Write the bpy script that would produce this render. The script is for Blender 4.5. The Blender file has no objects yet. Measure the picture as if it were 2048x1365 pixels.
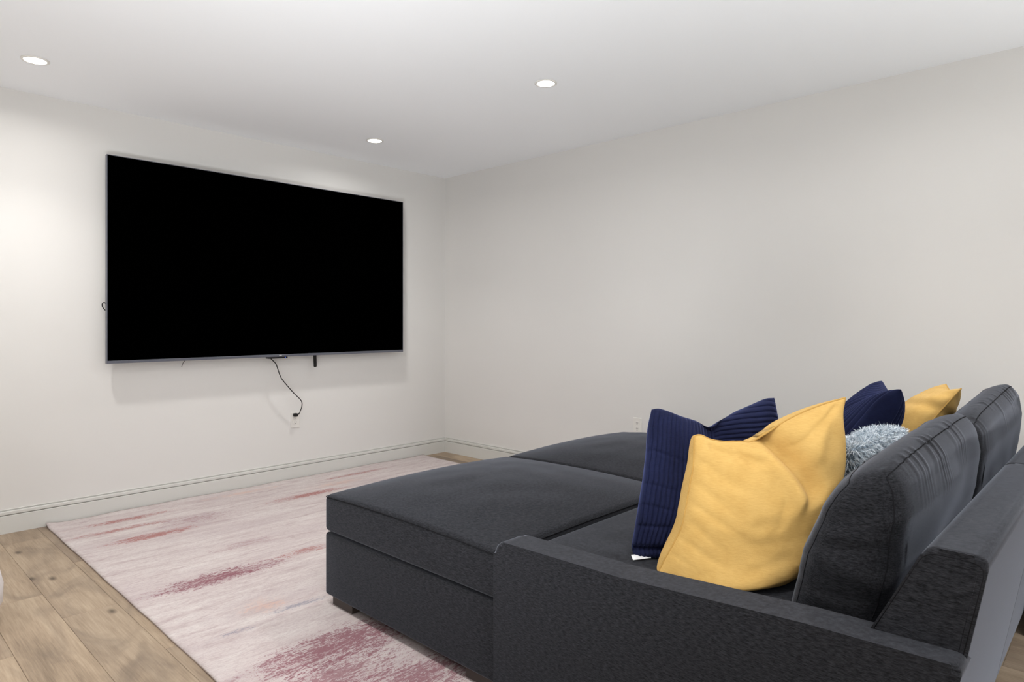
import bpy, bmesh, math, random
import numpy as np
from mathutils import Vector, Matrix, noise

S = bpy.context.scene
COL = S.collection
random.seed(7)

# ------------------------------------------------------------------ camera
cam_data = bpy.data.cameras.new('camera')
cam_data.sensor_fit = 'HORIZONTAL'
cam_data.sensor_width = 36.0
cam_data.lens = 36.0 * 1321.69 / 2048.0
cam_data.shift_y = -0.0187
cam_data.clip_start = 0.02
cam = bpy.data.objects.new('camera', cam_data)
COL.objects.link(cam)
cam.location = (-3.8626, -4.5037, 1.1576)
cam.rotation_euler = (math.radians(90), math.radians(0.0), math.radians(43.597 - 90))
S.camera = cam

# ------------------------------------------------------------------ world, exposure
W = bpy.data.worlds.new('house_ambient')
S.world = W
W.use_nodes = True
bg = W.node_tree.nodes['Background']
bg.inputs['Color'].default_value = (0.97, 0.985, 1.0, 1)
bg.inputs['Strength'].default_value = 1.0
vs = S.view_settings
vs.view_transform = 'Standard'
vs.look = 'None'
vs.exposure = 0.31
vs.gamma = 1.0
vs.use_curve_mapping = False
LAMP_W = 3.7
BEAM_W = 36.0
# two unseen fill lights added behind and beside the camera to brighten the ceiling
UP_REAR = 44.0
UP_LEFT = 40.0
def ceiling_fill(w_, loc, sx, sy, aim=None, spread=180):
    ul = bpy.data.lights.new('ceiling_fill', 'AREA')
    ul.shape = 'RECTANGLE'
    ul.size, ul.size_y = sx, sy
    ul.energy = w_
    ul.color = (0.94, 0.975, 1.0)
    o = bpy.data.objects.new('ceiling_fill', ul)
    COL.objects.link(o)
    o.location = loc
    ul.spread = math.radians(spread)
    d = Vector((0, 0, 1)) if aim is None else Vector(aim) - Vector(loc)
    o.rotation_euler = d.to_track_quat('-Z', 'Y').to_euler()
ceiling_fill(UP_LEFT, (-4.05, -3.80, 0.10), 0.8, 1.2, (-2.35, -2.15, 2.44), 105)
ceiling_fill(UP_REAR, (-2.6, -5.65, 0.10), 3.6, 0.7, None, 115)

# ------------------------------------------------------------------ material helpers
def srgb(r, g, b):
    def f(c):
        c /= 255.0
        return c / 12.92 if c <= 0.04045 else ((c + 0.055) / 1.055) ** 2.4
    return (f(r), f(g), f(b), 1.0)

class NT:
    """small node-tree builder"""
    def __init__(self, name):
        self.m = bpy.data.materials.new(name)
        self.m.use_nodes = True
        self.t = self.m.node_tree
        self.b = self.t.nodes['Principled BSDF']
    def n(self, kind, **kw):
        nd = self.t.nodes.new(kind)
        for k, v in kw.items():
            if k.startswith('i_'):
                key = k[2:]
                key = int(key) if key.isdigit() else key.replace('_', ' ')
                nd.inputs[key].default_value = v
            else:
                setattr(nd, k, v)
        return nd
    def l(self, a, b):
        self.t.links.new(a, b)
    def math(self, op, a, b=None, clamp=False):
        nd = self.t.nodes.new('ShaderNodeMath')
        nd.operation = op
        nd.use_clamp = clamp
        for i, x in enumerate((a, b)):
            if x is None:
                continue
            if isinstance(x, (int, float)):
                nd.inputs[i].default_value = x
            else:
                self.l(x, nd.inputs[i])
        return nd.outputs[0]
    def mix(self, fac, a, b):
        nd = self.t.nodes.new('ShaderNodeMix')
        nd.data_type = 'RGBA'
        if isinstance(fac, (int, float)):
            nd.inputs[0].default_value = fac
        else:
            self.l(fac, nd.inputs[0])
        for i, x in ((6, a), (7, b)):
            if isinstance(x, tuple):
                nd.inputs[i].default_value = x
            else:
                self.l(x, nd.inputs[i])
        return nd.outputs[2]
    def coords(self, scale=(1, 1, 1), kind='Object', loc=(0, 0, 0)):
        tc = self.t.nodes.new('ShaderNodeTexCoord')
        mp = self.t.nodes.new('ShaderNodeMapping')
        mp.inputs['Scale'].default_value = scale
        mp.inputs['Location'].default_value = loc
        self.l(tc.outputs[kind], mp.inputs['Vector'])
        return mp.outputs[0]
    def noise(self, vec, scale=1.0, detail=3.0, rough=0.55, dist=0.0):
        nd = self.n('ShaderNodeTexNoise')
        nd.inputs['Scale'].default_value = scale
        nd.inputs['Detail'].default_value = detail
        nd.inputs['Roughness'].default_value = rough
        nd.inputs['Distortion'].default_value = dist
        if vec is not None:
            self.l(vec, nd.inputs['Vector'])
        return nd.outputs['Fac']
    def ramp(self, fac, stops):
        nd = self.t.nodes.new('ShaderNodeValToRGB')
        cr = nd.color_ramp
        while len(cr.elements) < len(stops):
            cr.elements.new(0.5)
        for e, (p, c) in zip(cr.elements, stops):
            e.position = p
            e.color = c if isinstance(c, tuple) else (c, c, c, 1)
        self.l(fac, nd.inputs[0])
        return nd.outputs[0]
    def bump(self, h, strength=0.2, dist=0.002):
        nd = self.n('ShaderNodeBump')
        nd.inputs['Strength'].default_value = strength
        nd.inputs['Distance'].default_value = dist
        self.l(h, nd.inputs['Height'])
        self.l(nd.outputs[0], self.b.inputs['Normal'])
    def color(self, c):
        if isinstance(c, tuple):
            self.b.inputs['Base Color'].default_value = c
        else:
            self.l(c, self.b.inputs['Base Color'])
    def set(self, **kw):
        for k, v in kw.items():
            self.b.inputs[k.replace('_', ' ')].default_value = v
        return self

def plain(name, col, rough=0.6, spec=0.5, metal=0.0):
    n = NT(name)
    v = n.noise(n.coords((1, 1, 1)), 9.0, 2.0)
    c2 = tuple(x * 0.94 for x in col[:3]) + (1,)
    n.color(n.mix(v, c2, col))
    n.set(Roughness=rough, Metallic=metal)
    n.b.inputs['Specular IOR Level'].default_value = spec
    return n.m

def paint(name, col, bump=0.06):
    n = NT(name)
    v = n.noise(n.coords(), 1.3, 3.0)
    c2 = tuple(x * 0.975 for x in col[:3]) + (1,)
    n.color(n.mix(v, c2, col))
    n.set(Roughness=0.75)
    n.b.inputs['Specular IOR Level'].default_value = 0.25
    n.bump(n.noise(n.coords(), 260.0, 2.0), bump, 0.001)
    return n.m

M = {}
M['wall'] = paint('wall_paint', (0.735, 0.722, 0.700, 1))
M['ceiling'] = paint('ceiling_paint', (0.945, 0.965, 0.99, 1))
M['trim'] = paint('trim_paint', (0.66, 0.655, 0.625, 1), 0.02)
M['white_plastic'] = plain('white_plastic', (0.80, 0.78, 0.74, 1), 0.4, 0.4)
M['slot'] = plain('dark_slot', (0.05, 0.045, 0.04, 1), 0.7, 0.2)
M['black_plastic'] = plain('black_plastic', (0.010, 0.0095, 0.009, 1), 0.5, 0.3)
M['black_rubber'] = plain('black_rubber', (0.012, 0.011, 0.010, 1), 0.6, 0.25)
M['bezel'] = plain('dark_blue_metal', (0.13, 0.135, 0.165, 1), 0.35, 0.5, 0.35)
M['badge'] = plain('pale_badge', (0.55, 0.55, 0.55, 1), 0.4, 0.5)
M['wood_leg'] = plain('dark_stained_wood', (0.035, 0.026, 0.022, 1), 0.45, 0.4)
M['white_boucle'] = plain('white_boucle', (0.80, 0.76, 0.76, 1), 0.95, 0.1)
M['tag'] = plain('white_tag_fabric', (0.80, 0.80, 0.80, 1), 0.9, 0.1)
M['dark_pouf'] = plain('dark_grey_felt', (0.045, 0.044, 0.048, 1), 0.95, 0.1)

n = NT('screen_black')
n.color(n.mix(n.noise(n.coords(), 4.0), (0.0, 0.0, 0.0, 1), (0.0002, 0.0002, 0.0002, 1)))
n.set(Roughness=0.9)
n.b.inputs['Specular IOR Level'].default_value = 0.0
M['screen'] = n.m

n = NT('blue_led')
n.color((0.02, 0.04, 0.3, 1))
n.b.inputs['Emission Color'].default_value = (0.15, 0.25, 1, 1)
n.b.inputs['Emission Strength'].default_value = 0.8
M['led'] = n.m

n = NT('lamp_lens')
n.color((0.9, 0.9, 0.88, 1))
n.b.inputs['Emission Color'].default_value = (1, 0.97, 0.92, 1)
n.b.inputs['Emission Strength'].default_value = 6.0
M['lens'] = n.m

def fabric(name, lo, hi, rough=0.95, sheen=0.25, sheen_tint=(0.6, 0.66, 0.8, 1), weave=900.0, streak=True, bmp=0.25):
    n = NT(name)
    if streak:
        a = n.noise(n.coords((80, 80, 800)), 1.0, 3.0, 0.65)
        b = n.noise(n.coords((500, 60, 260)), 1.0, 3.0, 0.65)
        f = n.math('ADD', n.math('MULTIPLY', a, 0.55), n.math('MULTIPLY', b, 0.45))
        f = n.ramp(f, [(0.40, 0.0), (0.64, 1.0)])
    else:
        a = n.noise(n.coords((60, 60, 500)), 1.0, 3.0, 0.6)
        b = n.noise(n.coords(), 14.0, 3.0)
        f = n.math('ADD', n.math('MULTIPLY', a, 0.5), n.math('MULTIPLY', b, 0.5))
        f = n.ramp(f, [(0.33, 0.0), (0.67, 1.0)])
    n.color(n.mix(f, lo, hi))
    n.set(Roughness=rough)
    n.b.inputs['Specular IOR Level'].default_value = 0.15
    n.b.inputs['Sheen Weight'].default_value = sheen
    n.b.inputs['Sheen Roughness'].default_value = 0.35
    n.b.inputs['Sheen Tint'].default_value = sheen_tint
    n.bump(n.noise(n.coords(), weave, 2.0), bmp, 0.0015)
    return n.m

M['sofa'] = fabric('charcoal_heather_fabric', (0.0045, 0.0047, 0.0056, 1), (0.030, 0.0305, 0.0355, 1), sheen=0.44, sheen_tint=(0.62, 0.67, 0.80, 1))
M['stitch'] = plain('black_thread', (0.014, 0.014, 0.016, 1), 0.95, 0.05)
M['navy'] = fabric('navy_corduroy_velvet', (0.0065, 0.0085, 0.029, 1), (0.012, 0.016, 0.052, 1), sheen=0.35,
                   sheen_tint=(0.3, 0.38, 0.9, 1), streak=False)
M['yellow'] = fabric('mustard_linen', (0.55, 0.335, 0.100, 1), (0.66, 0.425, 0.145, 1), sheen=0.15,
                     sheen_tint=(1, 0.85, 0.6, 1), streak=False)
M['yellow_seam'] = fabric('mustard_linen_seam', (0.46, 0.27, 0.075, 1), (0.56, 0.345, 0.105, 1), sheen=0.1,
                          sheen_tint=(1, 0.85, 0.6, 1), streak=False)
M['fur_base'] = fabric('pale_blue_plush', (0.13, 0.17, 0.21, 1), (0.30, 0.36, 0.42, 1), sheen=0.2, streak=False)
n = NT('pale_blue_fur')
n.color(n.ramp(n.noise(n.coords(), 60.0, 3.0), [(0.33, (0.14, 0.19, 0.25, 1)), (0.44, (0.52, 0.60, 0.67, 1)), (0.58, (0.82, 0.86, 0.90, 1))]))
n.set(Roughness=0.8)
M['fur'] = n.m

# oak planks: tone changes from board to board, grain along Y, dark knots
n = NT('oak_plank')
oi = n.n('ShaderNodeObjectInfo')
tc = n.n('ShaderNodeTexCoord')
off = n.n('ShaderNodeCombineXYZ')
n.l(n.math('MULTIPLY', oi.outputs['Random'], 37.0), off.inputs[0])
n.l(n.math('MULTIPLY', oi.outputs['Random'], 91.0), off.inputs[1])
vadd = n.n('ShaderNodeVectorMath', operation='ADD')
n.l(tc.outputs['Object'], vadd.inputs[0]); n.l(off.outputs[0], vadd.inputs[1])
def vscale(v, s):
    mp = n.n('ShaderNodeMapping'); mp.inputs['Scale'].default_value = s
    n.l(v, mp.inputs['Vector']); return mp.outputs[0]
P = vadd.outputs[0]
g1 = n.noise(vscale(P, (11, 1.1, 1)), 1.0, 4.0, 0.6, 0.8)
g2 = n.noise(vscale(P, (190, 7, 1)), 1.0, 3.0, 0.6)
g3 = n.noise(vscale(P, (5.5, 2.2, 1)), 1.0, 3.0, 0.55, 1.2)
gr = n.math('ADD', n.math('MULTIPLY', g1, 0.62), n.math('MULTIPLY', g2, 0.38))
base = n.ramp(gr, [(0.30, (0.1849, 0.1376, 0.0963, 1)), (0.48, (0.3036, 0.2306, 0.1628, 1)), (0.70, (0.432, 0.342, 0.2475, 1))])
tone = n.ramp(oi.outputs['Random'], [(0.0, (0.76, 0.75, 0.77, 1)), (0.5, (0.98, 0.98, 0.98, 1)), (1.0, (1.16, 1.15, 1.12, 1))])
mul = n.n('ShaderNodeMix'); mul.data_type = 'RGBA'; mul.blend_type = 'MULTIPLY'; mul.inputs[0].default_value = 1.0
n.l(base, mul.inputs[6]); n.l(tone, mul.inputs[7])
smoke = n.ramp(g3, [(0.51, 0.0), (0.72, 1.0)])
c1 = n.mix(n.math('MULTIPLY', smoke, 0.62), mul.outputs[2], (0.150, 0.115, 0.088, 1))
vo = n.n('ShaderNodeTexVoronoi'); vo.inputs['Scale'].default_value = 1.0
n.l(vscale(P, (6.5, 3.1, 1)), vo.inputs['Vector'])
knot = n.ramp(vo.outputs['Distance'], [(0.03, 1.0), (0.13, 0.0)])
c2 = n.mix(n.math('MULTIPLY', knot, 0.8), c1, (0.050, 0.034, 0.024, 1))
n.color(c2)
n.set(Roughness=0.55)
n.b.inputs['Specular IOR Level'].default_value = 0.3
n.bump(g2, 0.08, 0.001)
M['plank'] = n.m
M['subfloor'] = plain('dark_underlay', (0.05, 0.038, 0.028, 1), 0.9, 0.1)

# rug: distressed print, streaks along X, maroon, peach and slate worn patches
n = NT('distressed_rug')
tc = n.n('ShaderNodeTexCoord')
def rsc(s):
    mp = n.n('ShaderNodeMapping'); mp.inputs['Scale'].default_value = s
    n.l(tc.outputs['Object'], mp.inputs['Vector']); return mp.outputs[0]
s1 = n.noise(rsc((2.2, 17, 1)), 1.0, 6.0, 0.66, 0.5)
s2 = n.noise(rsc((22, 85, 1)), 1.0, 5.0, 0.75, 0.8)
s3 = n.noise(rsc((1.1, 3.8, 1)), 1.0, 4.0, 0.6)
s4 = n.noise(rsc((75, 150, 1)), 1.0, 3.0, 0.75, 0.8)
s5 = n.noise(rsc((7, 26, 1)), 1.0, 5.0, 0.7, 1.0)
basec = n.ramp(n.math('ADD', n.math('MULTIPLY', s1, 0.5), n.math('MULTIPLY', s5, 0.5)),
               [(0.36, (0.4133, 0.3393, 0.335, 1)), (0.48, (0.5176, 0.4567, 0.4454, 1)), (0.60, (0.5852, 0.5386, 0.5192, 1))])
mauve = n.ramp(n.math('ADD', n.math('MULTIPLY', s3, 0.55), n.math('MULTIPLY', s5, 0.45)), [(0.50, 0.0), (0.66, 1.0)])
colr = n.mix(n.math('MULTIPLY', mauve, 0.62), basec, (0.3915, 0.3175, 0.3289, 1))
fine = n.ramp(n.math('ADD', n.math('MULTIPLY', s2, 0.45), n.math('MULTIPLY', s4, 0.55)), [(0.43, 1.0), (0.53, 0.0)])
colr = n.mix(n.math('MULTIPLY', fine, 0.34), colr, (0.3219, 0.2523, 0.2593, 1))
streaky = n.math('ADD', n.math('MULTIPLY', s5, 0.30), n.math('ADD', n.math('MULTIPLY', s2, 0.30), n.math('MULTIPLY', s4, 0.40)))
def patch(colr, c, cx, cy, rx, ry, amt, bias=0.0):
    mp = n.n('ShaderNodeMapping')
    mp.inputs['Location'].default_value = (-cx / rx, -cy / ry, 0)
    mp.inputs['Scale'].default_value = (1 / rx, 1 / ry, 0)
    n.l(tc.outputs['Object'], mp.inputs['Vector'])
    ln = n.n('ShaderNodeVectorMath', operation='LENGTH'); n.l(mp.outputs[0], ln.inputs[0])
    env = n.ramp(ln.outputs['Value'], [(0.15, 1.0), (1.0, 0.0)])
    v = n.math('ADD', streaky, n.math('MULTIPLY', env, 0.13))
    mask = n.ramp(v, [(0.585 - bias, 0.0), (0.645 - bias, 1.0)])
    mask = n.math('MULTIPLY', n.math('MULTIPLY', mask, n.ramp(ln.outputs['Value'], [(0.55, 1.0), (1.0, 0.0)])), amt)
    return n.mix(mask, colr, c)
MAR = (0.235, 0.110, 0.130, 1)
RUST = (0.32, 0.140, 0.130, 1)
PEA = (0.55, 0.36, 0.29, 1)
SLA = (0.20, 0.20, 0.25, 1)
for c, cx, cy, rx, ry, amt, bias in [
        (RUST, -2.62, -0.24, 0.40, 0.060, 0.95, .02), (RUST, -2.70, -0.42, 0.45, 0.060, 0.85, .02),
        (RUST, -2.62, -0.66, 0.36, 0.080, 0.90, .03), (MAR, -2.33, -0.52, 0.40, 0.16, 0.55, .0),
        (RUST, -1.62, -0.50, 0.42, 0.085, 0.95, .03), (RUST, -1.05, -0.21, 0.45, 0.055, 0.8, .02),
        (MAR, -2.62, -1.50, 0.48, 0.13, 1.0, .03), (RUST, -2.18, -1.47, 0.22, 0.07, 0.8, .02),
        (MAR, -2.35, -1.15, 0.35, 0.10, 0.5, .0), (PEA, -2.62, -1.93, 0.15, 0.12, 0.6, .01),
        (SLA, -2.50, -2.03, 0.22, 0.05, 0.7, .0), (SLA, -2.79, -2.08, 0.15, 0.04, 0.8, .0),
        (PEA, -1.30, -0.36, 0.40, 0.10, 0.6, .0), (PEA, -1.90, -0.14, 0.45, 0.05, 0.6, .02),
        (MAR, -2.58, -2.44, 0.55, 0.20, 0.95, .030), (MAR, -2.60, -2.82, 0.60, 0.24, 0.9, .020),
        (MAR, -2.75, -2.62, 0.50, 0.18, 0.85, .022)]:
    colr = patch(colr, c, cx, cy, rx, ry, amt, bias)
n.color(colr)
n.set(Roughness=0.95)
n.b.inputs['Specular IOR Level'].default_value = 0.1
n.bump(s4, 0.35, 0.003)
M['rug'] = n.m

# ------------------------------------------------------------------ mesh helpers
def tag(o, label=None, cat=None, group=None, kind=None):
    if label: o['label'] = label
    if cat: o['category'] = cat
    if group: o['group'] = group
    if kind: o['kind'] = kind
    return o

def empty(name, loc, label, cat, group=None):
    o = bpy.data.objects.new(name, None)
    o.empty_display_size = 0.1
    COL.objects.link(o)
    o.location = loc
    return tag(o, label, cat, group)

def root_loc(o):
    v = Vector((0, 0, 0))
    while o is not None:
        v += Vector(o.location)
        o = o.parent
    return v

def obj(name, bm, mat, parent=None, smooth=True, label=None, origin=None):
    """bm is in world coordinates; becomes one mesh object, child of parent"""
    me = bpy.data.meshes.new(name)
    base = root_loc(parent)
    org = Vector(origin) if origin is not None else base
    bmesh.ops.translate(bm, verts=bm.verts, vec=-org)
    bmesh.ops.recalc_face_normals(bm, faces=bm.faces)
    bm.to_mesh(me)
    bm.free()
    if smooth:
        me.polygons.foreach_set('use_smooth', [True] * len(me.polygons))
    me.materials.append(mat)
    o = bpy.data.objects.new(name, me)
    COL.objects.link(o)
    o.location = org - base
    if parent is not None:
        o.parent = parent
    if label: o['label'] = label
    return o

def auto_smooth(o, deg=35):
    me = o.data
    bm = bmesh.new(); bm.from_mesh(me)
    lim = math.radians(deg)
    for e in bm.edges:
        if len(e.link_faces) == 2:
            e.smooth = e.calc_face_angle(0) < lim
    bm.to_mesh(me); bm.free()
    return o

def box(bm, x0, x1, y0, y1, z0, z1, bev=0.0, seg=2):
    r = bmesh.ops.create_cube(bm, size=1.0)
    for v in r['verts']:
        v.co = Vector(((x0 + x1) / 2 + v.co.x * (x1 - x0), (y0 + y1) / 2 + v.co.y * (y1 - y0), (z0 + z1) / 2 + v.co.z * (z1 - z0)))
    if bev > 0:
        es = set()
        for v in r['verts']:
            es.update(v.link_edges)
        bmesh.ops.bevel(bm, geom=list(es), offset=bev, segments=seg, affect='EDGES', profile=0.5)
    return bm

def catmull(pts, nn):
    P = [Vector(p) for p in pts]
    if len(P) == 2:
        return [P[0].lerp(P[1], i / (nn - 1)) for i in range(nn)]
    dense = []
    for i in range(len(P) - 1):
        p0 = P[i - 1] if i > 0 else P[0] * 2 - P[1]
        p1, p2 = P[i], P[i + 1]
        p3 = P[i + 2] if i + 2 < len(P) else P[-1] * 2 - P[-2]
        for k in range(24):
            t = k / 24
            dense.append(0.5 * ((2 * p1) + (p2 - p0) * t + (2 * p0 - 5 * p1 + 4 * p2 - p3) * t * t + (3 * p1 - p0 - 3 * p2 + p3) * t ** 3))
    dense.append(P[-1])
    return dense

def resample(dense, params):
    D = np.array([tuple(p) for p in dense])
    L = np.r_[0, np.cumsum(np.linalg.norm(np.diff(D, axis=0), axis=1))]
    L /= L[-1]
    return np.stack([np.interp(params, L, D[:, i]) for i in range(3)], axis=1)

def tube(bm, pts, r, seg=8, closed=False, taper=None):
    """round tube through the points"""
    P = [Vector(p) for p in pts]
    rings = []
    up = Vector((0, 0, 1))
    nP = len(P)
    prev = None
    for i, p in enumerate(P):
        if closed:
            t = P[(i + 1) % nP] - P[i - 1]
        else:
            t = P[min(i + 1, nP - 1)] - P[max(i - 1, 0)]
        t.normalize()
        if prev is None:
            a = t.cross(up)
            if a.length < 1e-3:
                a = t.cross(Vector((1, 0, 0)))
            a.normalize()
        else:
            a = prev - t * prev.dot(t)
            a.normalize()
        prev = a
        b = t.cross(a)
        rr = r if taper is None else r * taper(i / (nP - 1))
        rings.append([bm.verts.new(p + (a * math.cos(2 * math.pi * k / seg) + b * math.sin(2 * math.pi * k / seg)) * rr) for k in range(seg)])
    m = nP if closed else nP - 1
    for i in range(m):
        A, B = rings[i], rings[(i + 1) % nP]
        for k in range(seg):
            bm.faces.new((A[k], A[(k + 1) % seg], B[(k + 1) % seg], B[k]))
    if not closed:
        bm.faces.new(rings[0]); bm.faces.new(rings[-1][::-1])
    return bm

def lathe(bm, prof, cx, cy, seg=32):
    rings = []
    for r, z in prof:
        if r < 1e-6:
            rings.append([bm.verts.new((cx, cy, z))])
        else:
            rings.append([bm.verts.new((cx + r * math.cos(2 * math.pi * k / seg), cy + r * math.sin(2 * math.pi * k / seg), z)) for k in range(seg)])
    for A, B in zip(rings[:-1], rings[1:]):
        for k in range(seg):
            k2 = (k + 1) % seg
            if len(A) == 1 and len(B) == 1: continue
            if len(A) == 1: bm.faces.new((A[0], B[k], B[k2]))
            elif len(B) == 1: bm.faces.new((A[k], A[k2], B[0]))
            else: bm.faces.new((A[k], A[k2], B[k2], B[k]))
    return bm

def round_poly(pts, radii, seg=6):
    out = []
    n_ = len(pts)
    for i in range(n_):
        p = Vector(pts[i]); a = Vector(pts[i - 1]); b = Vector(pts[(i + 1) % n_])
        r = radii[i]
        if r <= 0:
            out.append(p); continue
        da = (a - p).normalized(); db = (b - p).normalized()
        ang = da.angle(db)
        d = min(r / math.tan(ang / 2), (a - p).length * 0.49, (b - p).length * 0.49)
        p0, p2 = p + da * d, p + db * d
        for k in range(seg + 1):
            t = k / seg
            out.append(p0 * (1 - t) ** 2 + p * 2 * t * (1 - t) + p2 * t * t)
    return out

def extrude_profile(bm, poly, place, a0, a1, bev=0.012, seg=3):
    """poly: 2D loop; place(u, v, a) -> 3D; ends bevelled"""
    A = [bm.verts.new(place(p[0], p[1], a0)) for p in poly]
    B = [bm.verts.new(place(p[0], p[1], a1)) for p in poly]
    fa = bm.faces.new(A); fb = bm.faces.new(B[::-1])
    k = len(poly)
    for i in range(k):
        bm.faces.new((A[i], B[i], B[(i + 1) % k], A[(i + 1) % k]))
    if bev > 0:
        es = list(fa.edges) + list(fb.edges)
        bmesh.ops.bevel(bm, geom=es, offset=bev, segments=seg, affect='EDGES', profile=0.5)
    return bm

def axis_samples(h, r, nmid):
    e = [0, .12, .3, .52, .76, 1.0]
    lo = [-h + r * x for x in e]
    hi = [h - r * x for x in reversed(e)]
    mid = [(-h + r) + (2 * h - 2 * r) * i / nmid for i in range(1, nmid)]
    return lo + mid + hi

def soft_box(bm, c, dims, r, fn=None, n=(20, 20, 6)):
    """rounded box with a fine grid; fn(local Vector, half dims) -> local Vector shapes it"""
    h = Vector(dims) / 2
    ax = [axis_samples(h[i], r, n[i]) for i in range(3)]
    cache = {}
    def vert(p):
        key = (round(p[0], 5), round(p[1], 5), round(p[2], 5))
        if key in cache: return cache[key]
        q = Vector(p)
        inner = Vector([max(-h[i] + r, min(h[i] - r, q[i])) for i in range(3)])
        d = q - inner
        if d.length > 1e-9:
            # map cube surface to rounded surface
            q = inner + d.normalized() * r
        if fn: q = fn(q, h)
        v = bm.verts.new(q + Vector(c))
        cache[key] = v
        return v
    for i in range(3):
        j, k = (i + 1) % 3, (i + 2) % 3
        for s in (-1, 1):
            for a in range(len(ax[j]) - 1):
                for b in range(len(ax[k]) - 1):
                    qs = []
                    for (da, db) in ((0, 0), (1, 0), (1, 1), (0, 1)):
                        p = [0, 0, 0]
                        p[i] = s * h[i]; p[j] = ax[j][a + da]; p[k] = ax[k][b + db]
                        qs.append(vert(p))
                    if len(set(qs)) == 4:
                        try: bm.faces.new(qs if s > 0 else qs[::-1])
                        except ValueError: pass
    return bm

def copy_tree(o, parent=None):
    c = o.copy()
    COL.objects.link(c)
    if parent is not None: c.parent = parent
    for ch in list(o.children):
        copy_tree(ch, c)
    return c

# ================================================================== SETTING
XL, YF, H = -5.4, -6.2, 2.44
def struct(o): o['kind'] = 'structure'; return o

bm = bmesh.new(); box(bm, XL, 0.12, 0.0, 0.12, -0.05, H + 0.05)
struct(obj('wall_back', bm, M['wall'], smooth=False))
bm = bmesh.new(); box(bm, 0.0, 0.12, YF, 0.0, -0.05, H + 0.05)
struct(obj('wall_right', bm, M['wall'], smooth=False))
bm = bmesh.new(); box(bm, XL, 0.0, YF, 0.0, H, H + 0.10)
struct(obj('ceiling', bm, M['ceiling'], smooth=False))
bm = bmesh.new(); box(bm, XL - 0.12, XL, YF - 0.12, 0.12, -0.05, H + 0.05)
struct(obj('wall_left', bm, M['wall'], smooth=False))
bm = bmesh.new(); box(bm, XL, 0.12, YF - 0.12, YF, -0.05, H + 0.05)
struct(obj('wall_front', bm, M['wall'], smooth=False))
bm = bmesh.new(); box(bm, XL, 0.0, YF, 0.0, -0.10, -0.009)
floor = struct(obj('floor', bm, M['subfloor'], smooth=False))

# floorboards: 0.19 x 1.215 m, running along Y
PW, PL, G = 0.19, 1.215, 0.00035
fixed = {0: -0.24, -1: -1.13 + PL, 1: -0.79, -2: -0.46}
shared = {}
def plank_mesh(w, l):
    key = (round(w, 4), round(l, 4))
    if key not in shared:
        b = bmesh.new()
        box(b, -w / 2 + G, w / 2 - G, -l / 2 + G, l / 2 - G, -0.009, 0.0)
        top = [e for e in b.edges if all(v.co.z > -0.001 for v in e.verts)]
        bmesh.ops.bevel(b, geom=top, offset=0.0008, segments=1, affect='EDGES')
        me = bpy.data.meshes.new('plank'); b.to_mesh(me); b.free()
        me.materials.append(M['plank'])
        shared[key] = me
    return shared[key]
PY0 = YF
x0 = -3.205
for k in range(-12, 17):
    xa, xb = x0 + k * PW, x0 + (k + 1) * PW
    xa, xb = max(xa, XL), min(xb, 0.0)
    if xb - xa < 0.02: continue
    ph = fixed.get(k, -random.Random(k * 13 + 5).uniform(0.05, PL))
    y = 0.0
    nxt = ph
    while nxt > 0: nxt -= PL
    while y > PY0:
        yb = max(nxt, PY0)
        if y - yb > 0.02:
            o = bpy.data.objects.new('plank', plank_mesh(xb - xa, y - yb))
            COL.objects.link(o)
            o.parent = floor
            o.location = ((xa + xb) / 2, (y + yb) / 2, 0)
        y = yb
        nxt -= PL

prof = [(0, 0), (.016, 0), (.016, .0950), (.0145, .0965), (.0045, .0970), (.0045, .1010), (.0145, .1015), (.0155, .1030), (.0155, .1165), (.0145, .1185), (.0020, .1190), (.0020, .1262), (.0065, .1265), (.0065, .1280), (0, .1280)]
bm = bmesh.new()
extrude_profile(bm, prof, lambda u, v, a: Vector((a, -u, v)), XL, 0.0, 0)
struct(obj('baseboard_back', bm, M['trim'], smooth=False))
bm = bmesh.new()
extrude_profile(bm, prof, lambda u, v, a: Vector((-u, a, v)), YF, -0.016, 0)
struct(obj('baseboard_right', bm, M['trim'], smooth=False))

# ================================================================== DOWNLIGHTS
def downlight(x, y, label, group=None):
    r = empty('downlight', (x, y, H), label, 'ceiling light', group)
    b = bmesh.new()
    lathe(b, [(0.047, H - 0.0005), (0.060, H - 0.0005), (0.0605, H - 0.003), (0.056, H - 0.006), (0.048, H - 0.0055), (0.047, H - 0.0035)], x, y, 40)
    bmesh.ops.remove_doubles(b, verts=b.verts, dist=1e-6)
    obj('trim_ring', b, M['white_plastic'], r)
    b = bmesh.new()
    lathe(b, [(0.0, H - 0.004), (0.047, H - 0.004), (0.047, H - 0.002), (0.0, H - 0.002)], x, y, 40)
    obj('lens', b, M['lens'], r, smooth=False, label='glowing white lens')
    ld = bpy.data.lights.new('lamp', 'AREA')
    ld.shape = 'DISK'
    ld.size = 0.09
    ld.energy = LAMP_W
    ld.color = (1.0, 0.975, 0.95)
    ld.spread = math.radians(162)
    lo = bpy.data.objects.new('lamp', ld)
    COL.objects.link(lo)
    lo.parent = r
    lo.location = (0, 0, -0.012)
    # the stronger central beam of the same fitting
    sd = bpy.data.lights.new('beam', 'SPOT')
    sd.energy = BEAM_W
    sd.color = ld.color
    sd.spot_size = math.radians(110)
    sd.spot_blend = 1.0
    sd.shadow_soft_size = 0.045
    so = bpy.data.objects.new('beam', sd)
    COL.objects.link(so)
    so.parent = r
    so.location = (0, 0, -0.02)
    return r
DL = 'recessed downlights'
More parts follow.
